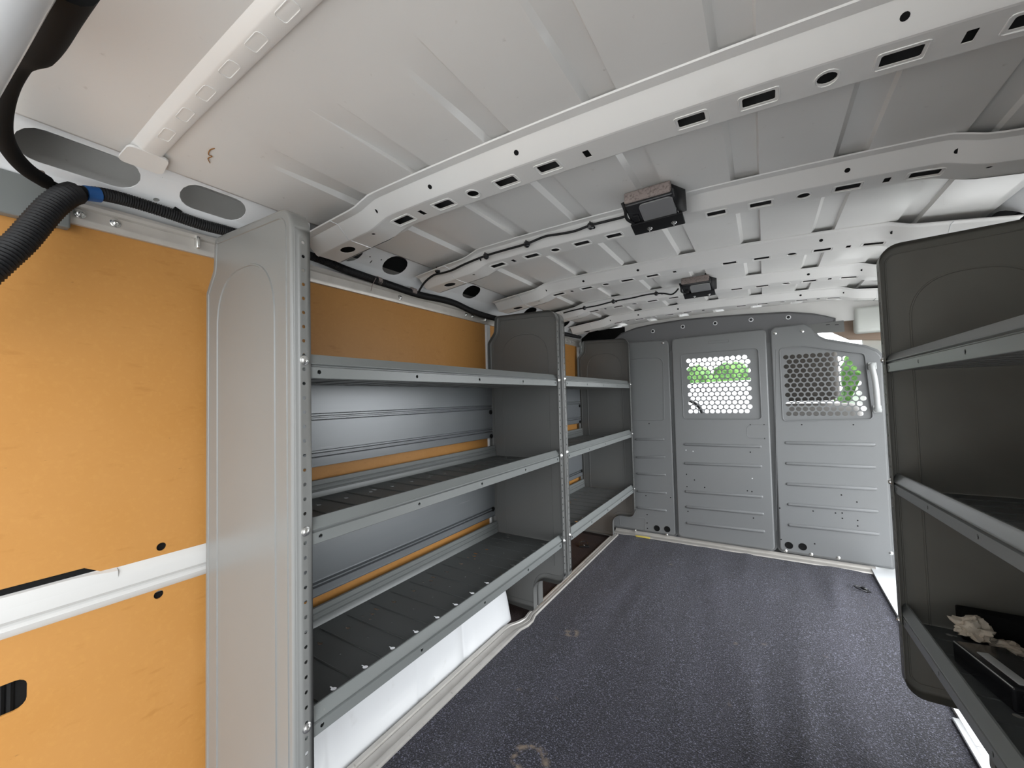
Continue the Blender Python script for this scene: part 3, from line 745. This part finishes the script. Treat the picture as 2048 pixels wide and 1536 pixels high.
    hole_discs(le, [(292, 1270), (345, 1275)]); bolts(le, [(1326, 686), (1271, 1061), (1334, 1069)], .009)
    dots(le, [(252, 735), (252, 812), (236, 1103), (362, 1113), (242, 1200), (242, 1243), (244, 1271)], .0036)
    # right
    px = [(1549, 1098), (1540, 662), (1548, 655), (1608, 648), (1622, 655), (1634, 674), (1650, 681), (1730, 694), (1752, 702), (1762, 712)]
    P = [q(*p) for p in px]; P[0] = (.035, .035)
    out = P+[(.512, P[-1][1]-.03), (.505, .03)]
    out = fillet(out, [.02, .012, .012, .03, .02, .04, .02, .01, .01, .01, .004, .004], 4)
    wp = [q(*p) for p in ((1563, 838), (1559, 702), (1575, 697), (1610, 694), (1712, 707), (1728, 722), (1738, 755), (1743, 822), (1735, 840), (1727, 844))]
    wp = fillet([q(1566, 842), q(1559, 698), q(1608, 693), q(1728, 708), q(1745, 838)], .018, 4)
    mb = tray('r', out, [wp], Yb-.012, .024)
    hp = [q(*p) for p in ((1566, 836), (1563, 706), (1640, 702), (1650, 707), (1694, 709), (1706, 722), (1716, 738), (1722, 785), (1732, 800), (1734, 838))]
    x2, z2 = q(1572, 724)
    plate(mb, wp, hexgrid(x2, z2+pitch*.866, pitch, 13, 13, hp, pitch*.415), Yb-.006, Yb-.005, lambda a, b, t: (a, t, b))
    line(mb, inset(wp, -.001), Yb-.0115, .0034, True)
    for a, b in (((945, 832), (1410, 842)), ((948, 937), (1412, 957)), ((952, 1042), (1418, 1068)), ((958, 1145), (1424, 1182)), ((962, 1250), (1430, 1298))): capsule(mb, c5(*a), c5(*b), .0085, Yb-.012)
    line(mb, [q(1552+i*0, v) for i, v in enumerate(range(700, 1080, 40))], Yb-.012, .0012)
    ri = mb.build('wing_panel', BHD, root, smooth=40); ri['_y'] = Yb-.012
    hole_discs(ri, [(967, 1355), (1037, 1362)]); bolts(ri, [(1550, 667), (1604, 663), (1571, 1100), (1622, 1107), (1676, 1114), (1775, 762), (1781, 1105)], .009)
    dots(ri, [(1032, 740), (1295, 740), (1234, 1098), (1313, 1134), (1090, 1180), (1238, 1190), (1204, 1190), (1239, 1217), (1317, 1228), (1317, 1256), (1098, 1347), (920, 1165), (927, 1325), (1034, 835), (1120, 837), (1208, 838), (1300, 841), (1051, 1259), (1138, 1269), (1228, 1278), (1320, 1288)], .0036)
    # handle
    a = ony(1742, 732, Yb-.02); b = ony(1752, 818, Yb-.02)
    P = [a+Vector((.012, .006, .004)), a+Vector((0, -.01, .002)), a+Vector((-.002, -.035, -.014)), a*.66+b*.34+Vector((.0, -.048, 0)), a*.34+b*.66+Vector((0, -.048, 0)), b+Vector((0, -.035, .014)), b+Vector((.002, -.01, -.002)), b+Vector((.014, .006, -.004))]
    hb = MB(); hb.tube(smoothpath(P, 5), .012, 12); h = hb.build('grab_handle', LIGHTGREY, root, smooth=60); h['label'] = 'pale grey moulded grab handle'
    for c in (a, b):
        MB().box((c.x-.012, Yb-.022, c.z-.018), (c.x+.022, Yb-.008, c.z+.018), .004).build('handle_mount', LIGHTGREY, h)
    for o in (hd, ce, le, ri):
        if '_y' in o: del o['_y']
GREYH = mat('header_coat', (.165, .165, .17), .4, spec=.5, bump=(500, .1, .0004))
bulkhead()

# ------------------------------------------------------------------ hoses and cables
def corrugated(name, path, r, label, cat, parent=None, pitch=.0042, rs=None):
    P = smoothpath(path, 8); L = [0]
    for i in range(1, len(P)): L.append(L[-1]+(P[i]-P[i-1]).length)
    n = int(L[-1]/(pitch/2)); Q = []; R = []; j = 0
    for k in range(n+1):
        s = L[-1]*k/n
        while j < len(L)-2 and L[j+1] < s: j += 1
        t = (s-L[j])/max(1e-9, L[j+1]-L[j]); Q.append(P[j].lerp(P[j+1], t))
        base = r if rs is None else rs[0]+(rs[1]-rs[0])*s/L[-1]
        R.append(base*(1 if k % 2 else .86))
    o = MB().tube(Q, r, 12, rs=R).build(name, BLACK, parent, smooth=60)
    if label: tag(o, label, cat)
    elif cat: o['label'] = cat
    return o
hx = -1.066
big = empty('corrugated_hose', 'thick black corrugated hose branching at a blue taped joint at the rear corner', 'hose')
corrugated('main_hose', [onx(150, 386, -1.03), onx(132, 392, -1.02), onx(105, 412, -1.01), onx(75, 445, -1.0), onx(45, 480, -.99), onx(10, 512, -.98), onx(-40, 556, -.97), onx(-110, 610, -.96)], .0195, None, None, big, pitch=.0062)
corrugated('run_hose', [onx(150, 386, -1.05), onx(200, 388, -1.055), onx(260, 402, hx), onx(330, 424, hx), onx(400, 448, hx), onx(470, 467, hx), onx(622, 512, -1.075), onx(700, 543, -1.075), onx(780, 570, -1.075), onx(840, 590, -1.078), onx(905, 605, -1.08), onx(980, 634, -1.08), onx(1130, 668, -1.08), onx(1160, 674, -1.08)], .0128, None, None, big)
MB().tube([onx(170, 386, -1.05), onx(198, 390, -1.054)], .0135, 16).build('blue_tape', BLUE, big)['label'] = 'blue tape band'
P = smoothpath([onx(88, 362, -1.035), onx(110, 376, -1.04), onx(132, 384, -1.045), onx(165, 388, -1.05)], 4)
MB().tube(P, .013, 12, rs=[.008+.007*i/len(P) for i in range(len(P))]).build('junction', RUBBER, big)
for u, v in ((345, 430),): MB().tube([onx(u-3, v-8, -1.07), onx(u+12, v+2, -1.07)], .0135, 10).build('clip', RUBBER, big)
for u, v in ((757, 562), (826, 583)): MB().tube([onx(u-4, v-2, -1.075), onx(u+4, v+1, -1.075)], .0128, 12).build('cable_tie', FOAM, big)
MB().tube(smoothpath([onx(752, 556, -1.06), onx(745, 570, -1.055), onx(742, 582, -1.06)], 4), .0012, 6).build('tie_tail', FOAM, big)
P = smoothpath([onx(135, -50, -.52), onx(105, 10, -.60), onx(78, 65, -.68), onx(46, 112, -.75), onx(16, 165, -.82), onx(3, 220, -.88), onx(5, 268, -.93), onx(25, 308, -.98), onx(55, 340, -1.01), onx(92, 364, -1.035)], 6)
rs = []
for i, p_ in enumerate(P):
    t = i/(len(P)-1); rs.append(.022 if t < .27 else .022-.0105*sm((t-.27)/.10))
MB().tube(P, .01, 14, rs=rs).build('upper_hose', RUBBER, big, smooth=60)
MB().box(onx(75, 350, -1.03)-Vector((.008, .008, .008)), onx(75, 350, -1.03)+Vector((.008, .008, .008)), .003).build('clip', FOAM, big)
# white rear roof corner beside the hose
mb = MB(); P = [onx(40, -130, -.50), onx(-5, -50, -.53), onx(-50, 35, -.56), onx(-100, 130, -.60), onx(-150, 230, -.65)]
mb.tube(smoothpath(P, 5), .03, 20)
o = mb.build('rear_pillar', WHITE2, smooth=60); tag(o, 'white rounded edge of the rear door frame at the top left corner', 'door frame')

def lamp_cable(pts, Y, clips, label):
    root = empty('lamp_cable', label, 'cable')
    MB().tube(smoothpath([ony(u, v, Y+skew(ony(u, v, Y).x)) for u, v in pts], 6), .0036, 8).build('wire', BLACK, root)
    for u, v in clips:
        c = ony(u, v, Y-.004); c = ony(u, v, Y-.004+skew(c.x)); MB().lathe(c+Vector((0, .004, 0)), (0, -1, -.6), [(.010, -.004), (.0105, 0), (.006, .006), (.004, .009)], 12).build('clip', BLACKG, root)
        MB().tube([c, c+Vector((0, 0, .012))], .002, 6).build('clip_pin', BLACKG, root)
lamp_cable([(1250, 433), (1240, 436), (1215, 442), (1180, 451), (1150, 462), (1120, 468), (1090, 473), (1052, 488), (1010, 500), (970, 512), (930, 528), (905, 540), (885, 546), (868, 550), (850, 564), (838, 582)], 1.083, [(1180, 451), (1052, 488), (970, 512), (873, 541)], 'black cable clipped along the second roof rib to the nearer lamp')
lamp_cable([(1357, 577), (1350, 585), (1342, 589), (1328, 587), (1312, 587), (1290, 590), (1264, 596), (1226, 603), (1195, 611), (1168, 616), (1145, 621), (1127, 626)], 1.99, [(1312, 587), (1226, 603), (1168, 616)], 'black cable clipped along the roof to the farther lamp')

def lamp(c, label):
    root = empty('roof_lamp', label, 'lamp', group='black roof lamps hanging from the ribs'); root.location = c; root.scale = (.88, .88, .88)
    hw = .064
    MB().box((-hw-.002, -.062, .012), (hw-.006, -.010, .042), .004).build('foam_block', FOAM, root)['label'] = 'speckled grey-brown foam block'
    t = math.radians(-16)
    def R(p): y, z = p[1], p[2]; return (p[0], y*math.cos(t)-z*math.sin(t), y*math.sin(t)+z*math.cos(t))
    def tb(mb): mb.v = [R(v) for v in mb.v]; return mb
    tb(MB().box((-hw-.004, -.058, -.012), (hw, .050, .012), .006)).build('housing', BLACKG, root)
    mb = MB(); plate(mb, rrect(-.030, -.052, hw-.004, .024, .012, 5), [rrect(-.026, -.048, hw-.008, .020, .010, 5)], -.0155, -.011, lambda a, b, k: R((a, b, k))); mb.build('lens_rim', LENSR, root)
    mb = MB(); plate(mb, rrect(-.026, -.048, hw-.008, .020, .010, 5), [], -.0150, -.011, lambda a, b, k: R((a, b, k))); mb.build('lens', LENS, root)
    tb(MB().box((-.056, -.015, -.017), (-.040, .012, -.011), .002)).build('switch', BLACK, root)
    tb(MB().box((-.070, .018, -.019), (hw+.010, .068, -.013), .002)).build('mount_plate', BLACK, root)
    for x in (-.022, .046):
        c2 = Vector(R((x, .050, -.019))); MB().bolt(c2, (0, -.25, -1), .006).build('screw', STEEL, root)
        MB().tube([c2, c2+Vector((0, 0, -.011))], .002, 6).build('screw_tip', STEEL, root)
    mb = MB(); mb.add([(hw-.004, -.052, .034), (hw+.022, -.01, .03), (hw+.018, .03, -.012), (hw+.002, .018, -.020), (hw-.002, -.04, -.006)], [(0, 1, 2, 3, 4)]); mb.build('side_flap', BLACK, root, solid=.003)
    MB().tube(smoothpath([(-hw-.010, -.052, .022), (-hw-.006, -.040, .004), (-hw-.008, -.01, -.012), (-.050, .03, -.02)], 5), .0045, 8).build('wire_end', BLACK, root)
    MB().tube([(hw-.02, -.045, .036), (hw-.018, -.048, .052)], .006, 8).build('bung', BLACK, root)
lamp((-.216, 1.035, 1.386), 'black rectangular roof lamp with clear lens nearer the camera')
lamp((-.228, 1.915, 1.388), 'black roof lamp farther away near the bulkhead top')

# ------------------------------------------------------------------ things on the right bottom shelf
def items():
    zf = .338
    r = empty('battery_pack', 'long black box with a light grey strip on the right bottom shelf', 'box')
    A = onz(1904, 1278, zf+.045); B = onz(2009, 1368, zf+.045); d = (B-A); Ln = d.length+.02; r.location = (A.x, A.y, .3255+.05*(1.417-A.y)+.0015); r.rotation_euler = (-.05, 0, math.atan2(d.x, -d.y))
    # local -y runs towards the camera, +x towards the wall
    MB().box((0, -Ln, .001), (.085, 0, .045), .005).build('body', BLACKG, r)
    MB().box((.016, -Ln*.93, .0445), (.034, -.045, .0470), .001).build('top_strip', LIGHTGREY, r)['label'] = 'light grey strip'
    MB().tube([(.002, -.004, .043), (.002, -Ln, .043)], .0016, 6).build('edge_trim', STEEL, r)
    MB().box((.004, -Ln-.16, .002), (.095, -Ln-.002, .042), .012).build('end_cap', BLACK, r)
    def crumple(c, s, seed, name, label, sc=(1, 1, .5)):
        bm = bmesh.new(); bmesh.ops.create_icosphere(bm, subdivisions=4, radius=1)
        for v in bm.verts:
            d = v.co.normalized(); k = 1+.55*noise.noise(d*1.8+Vector((seed, 0, 0)))+.3*noise.noise(d*5+Vector((0, seed, 0)))+.12*noise.noise(d*11)
            v.co = Vector((d.x*sc[0]*k, d.y*sc[1]*k, max(-.25, d.z*sc[2]*k)))*s
        mb = MB(); mb.addbm(bm, Matrix.Translation(c)); o = mb.build(name, CLOTHM, smooth=50); tag(o, label, 'paper')
    _p = onz(1945, 1262, zf+.05); crumple((_p.x, _p.y, zf+.05), .028, 3, 'crumpled_paper', 'crumpled beige paper bundle lying at the far end of the black box', (1.1, 1.0, .9))
    _p = onz(2018, 1296, zf+.03); crumple((_p.x, _p.y, zf+.03), .020, 8, 'crumpled_paper', 'small crumpled pale paper scrap behind the black box', (1.2, .9, .6))
    mb = MB(); _p = ony(1924, 1262, 1.36); mb.box((_p.x, 1.36, .331), (.60, 1.396, zf+.06), .004); o = mb.build('black_carton', RUBBER); tag(o, 'flat black box standing at the end panel behind the paper bundle', 'box')
items()

# ------------------------------------------------------------------ cab beyond the bulkhead
def cab():
    mb = MB(); mb.box((-1.05, 2.74, -.1), (.66, 4.0, -.02)); o = mb.build('cab_floor', RUBBER); o['kind'] = 'structure'; o.name = 'floor_cab'
    mb = MB(); mb.box((-1.0, 3.30, 1.37), (.60, 3.75, 1.46)); o = mb.build('ceiling_cab', CREAM); o['kind'] = 'structure'
    for s, nm in ((-1.09, 'wall_cab_left'), (.66, 'wall_cab_right')):
        mb = MB(); mb.box((s, 2.78, -.1), (s+.04, 4.1, .80)); mb.box((s, 2.78, .80), (s+.04, 2.95, 1.40)); mb.box((s, 2.78, 1.30), (s+.04, 3.75, 1.44)); mb.tube([(s+.02, 3.7, 1.36), (s+.02, 4.3, .82)], .03, 8)
        struct(mb.build(nm, CREAM))
    def seat(x, label):
        r = empty('cab_seat', label, 'seat', group='front seats beyond the bulkhead'); r.location = (x, 3.05, 0)
        def soft(a, b, name, bev):
            MB().box(a, b, bev).build(name, SEATL if name == 'backrest' else SEATM, r)
        soft((-.23, 0, .20), (.23, .5, .38), 'cushion', .05); soft((-.25, -.05, .35), (.25, .09, .845), 'backrest', .05); soft((-.155, -.05, .86), (.155, .07, 1.19), 'headrest', .05)
        MB().box((-.2, .05, -.02), (.2, .45, .2)).build('base', BLACK, r)
        for sx_ in (-.06, .06): MB().tube([(sx_, .01, .82), (sx_, .01, .90)], .007, 8).build('headrest_post', STEEL, r)
    p_ = ony(1612, 750, 3.1); seat(p_.x, 'dark grey front seat with headrest seen through the right perforated window')
    seat(p_.x-1.02, 'dark grey front seat hidden mostly behind the left of the bulkhead')
    mb = MB(); mb.box((-1.0, 3.90, .35), (.6, 4.25, .74), .06)
    o = mb.build('dashboard', BLACK); tag(o, 'dark dashboard seen low through the perforated bulkhead windows', 'dashboard')
    # steering wheel
    mb = MB(); c = Vector((-.62, 3.66, .72)); P = []
    for i in range(33):
        a = 2*PI*i/32; P.append(c+Vector((.18*math.cos(a), .09*math.sin(a), .16*math.sin(a))))
    mb.tube(P, .014, 8, cap=False); mb.tube([c-Vector((.17, 0, 0)), c+Vector((.17, 0, 0))], .014, 8); mb.tube([c, c+Vector((0, .25, -.10))], .03, 10)
    o = mb.build('steering_wheel', BLACK); tag(o, 'black steering wheel beyond the centre perforated window', 'steering wheel')
    # overhead trim at the right
    a = ony(1625, 640, 2.8); b = ony(1765, 660, 2.8)
    mb = MB(); P = [ony(1600, 625, 2.83), ony(1700, 632, 2.83), ony(1790, 600, 2.83), ony(1790, 680, 2.83), ony(1700, 679, 2.83), ony(1665, 664, 2.83), ony(1600, 660, 2.83)]
    plate(mb, [(p_.x, p_.z) for p_ in P], [], 2.83, 2.86, lambda a, b, t: (a, t, b)); o = mb.build('headliner_trim', TAN); tag(o, 'tan trim panel above the right end of the bulkhead', 'trim')
    c0 = ony(1712, 666, 2.74); c1 = ony(1775, 612, 2.74)
    mb = MB(); mb.box((c0.x, 2.735, c0.z), (c1.x+.05, 2.82, c1.z+.01), .016); o = mb.build('overhead_bin', CREAM); tag(o, 'pale grey rounded overhead trim box between roof and right shelf', 'trim')
    P = [ony(u, v, 3.0) for u, v in ((1600, 665), (1720, 672), (1760, 672), (1745, 700), (1690, 684), (1610, 680))]
    mb = MB(); P2 = [ony(u, v, 2.90) for u, v in ((1725, 680), (1790, 660), (1790, 760), (1735, 760), (1728, 700))]
    plate(mb, [(p_.x, p_.z) for p_ in P2], [], 2.90, 2.93, lambda a, b, t: (a, t, b)); o = mb.build('door_pillar', CREAM); tag(o, 'pale pillar trim between the bulkhead and the right shelf end', 'pillar')
cab()

# ------------------------------------------------------------------ outside
def outside():
    mb = MB(); mb.box((-60, -40, -.75), (60, 80, -.62)); o = mb.build('ground', GROUND); o['kind'] = 'structure'; o.name = 'floor_outside'
    def tree(x, y, h, r, label, seed):
        rt = empty('tree', label, 'tree', group='trees outside beyond the windscreen'); rt.location = (x, y, -.62)
        MB().tube([(0, 0, 0), (.1, 0, h*.5), (0, .1, h*.8)], .2, 8, rs=[.25, .18, .08]).build('trunk', BARK, rt)
        mb = MB(); rd = random.Random(seed)
        for k in range(14):
            bm = bmesh.new(); bmesh.ops.create_icosphere(bm, subdivisions=3, radius=1)
            q = r*rd.uniform(.34, .5); c = Vector((rd.uniform(-1, 1)*r*.55, rd.uniform(-1, 1)*r*.5, rd.uniform(.9, h-q)))
            for v in bm.verts: v.co = v.co*q*(1+.35*noise.noise(v.co*2.5+Vector((k, seed, 0))))
            mb.addbm(bm, Matrix.Translation(c))
        mb.build('crown', LEAF, rt, smooth=60)
    L = [(-9.2, 24, 3.5, 1.9), (-5.6, 24, 3.4, 1.8), (-2.1, 24, 3.3, 1.7), (1.2, 24, 3.4, 1.7), (4.6, 24, 3.6, 1.9), (8.0, 24, 3.7, 1.9)]
    names = ['leftmost green tree beyond the windscreen', 'second green tree from the left beyond the windscreen', 'green tree beyond the centre perforated window', 'green tree between the two perforated windows', 'green tree beyond the right perforated window', 'rightmost green tree beyond the windscreen']
    for i, (x, y, h, r) in enumerate(L): tree(x, y, h, r, names[i], i+1)
    def car(x, y, rz, label):
        rt = empty('parked_car', label, 'car', group='white cars parked ahead of the van'); rt.location = (x, y, -.62); rt.rotation_euler = (0, 0, rz)
        side = fillet([(-2.3, .3), (2.3, .3), (2.35, .95), (1.6, 1.12), (1.0, 1.85), (-2.0, 1.9), (-2.3, 1.2), (-2.35, .9)], .12, 4)
        mb = MB(); plate(mb, side, [], -.88, .88, lambda a, b, t: (a, t, b)); mb.build('body', CARW, rt)
        for s in (-1, 1):
            mb = MB(); plate(mb, [(.95, 1.2), (1.45, 1.2), (1.1, 1.68), (.95, 1.7)], [], s*.882, s*.89, lambda a, b, t: (a, t, b)); mb.build('window', GLASSD, rt)
            for wx in (-1.4, 1.4): MB().lathe((wx, s*.80, .34), (0, s, 0), [(.33, -.1), (.34, 0), (.32, .1), (.2, .11)], 24).build('wheel', RUBBER, rt)
    car(-.9, 13.0, PI+.06, 'white car parked outside beyond the centre perforated window'); car(4.4, 14.5, -.05, 'white car parked outside beyond the right perforated window')
outside()

def marks():
    K = mat('dark_scratch', (.03, .025, .02), .9); RU = mat('rust_mark', (.30, .13, .03), .9)
    def mark(pts, r, m, nm):
        P = []
        for u, v in pts:
            p = onz(u, v, 1.42); p = onz(u, v, zskin(p.x)+.0005); P.append(p)
        MB().tube(smoothpath(P, 4), r, 5).build(nm, m, bpy.data.objects['ceiling'])
    mark([(754, 183), (758, 198), (766, 218), (775, 231), (784, 241)], .0005, K, 'hair_scratch')
    mark([(660, 275), (666, 275.5), (674, 277.5)], .0011, K, 'dark_scratch_mark')
    mark([(651, 269), (655, 273)], .0006, K, 'dark_scratch_mark')
    mark([(429, 297), (420, 300), (417, 309), (424, 313), (416, 317), (420, 326)], .0009, RU, 'rust_squiggle')
marks()
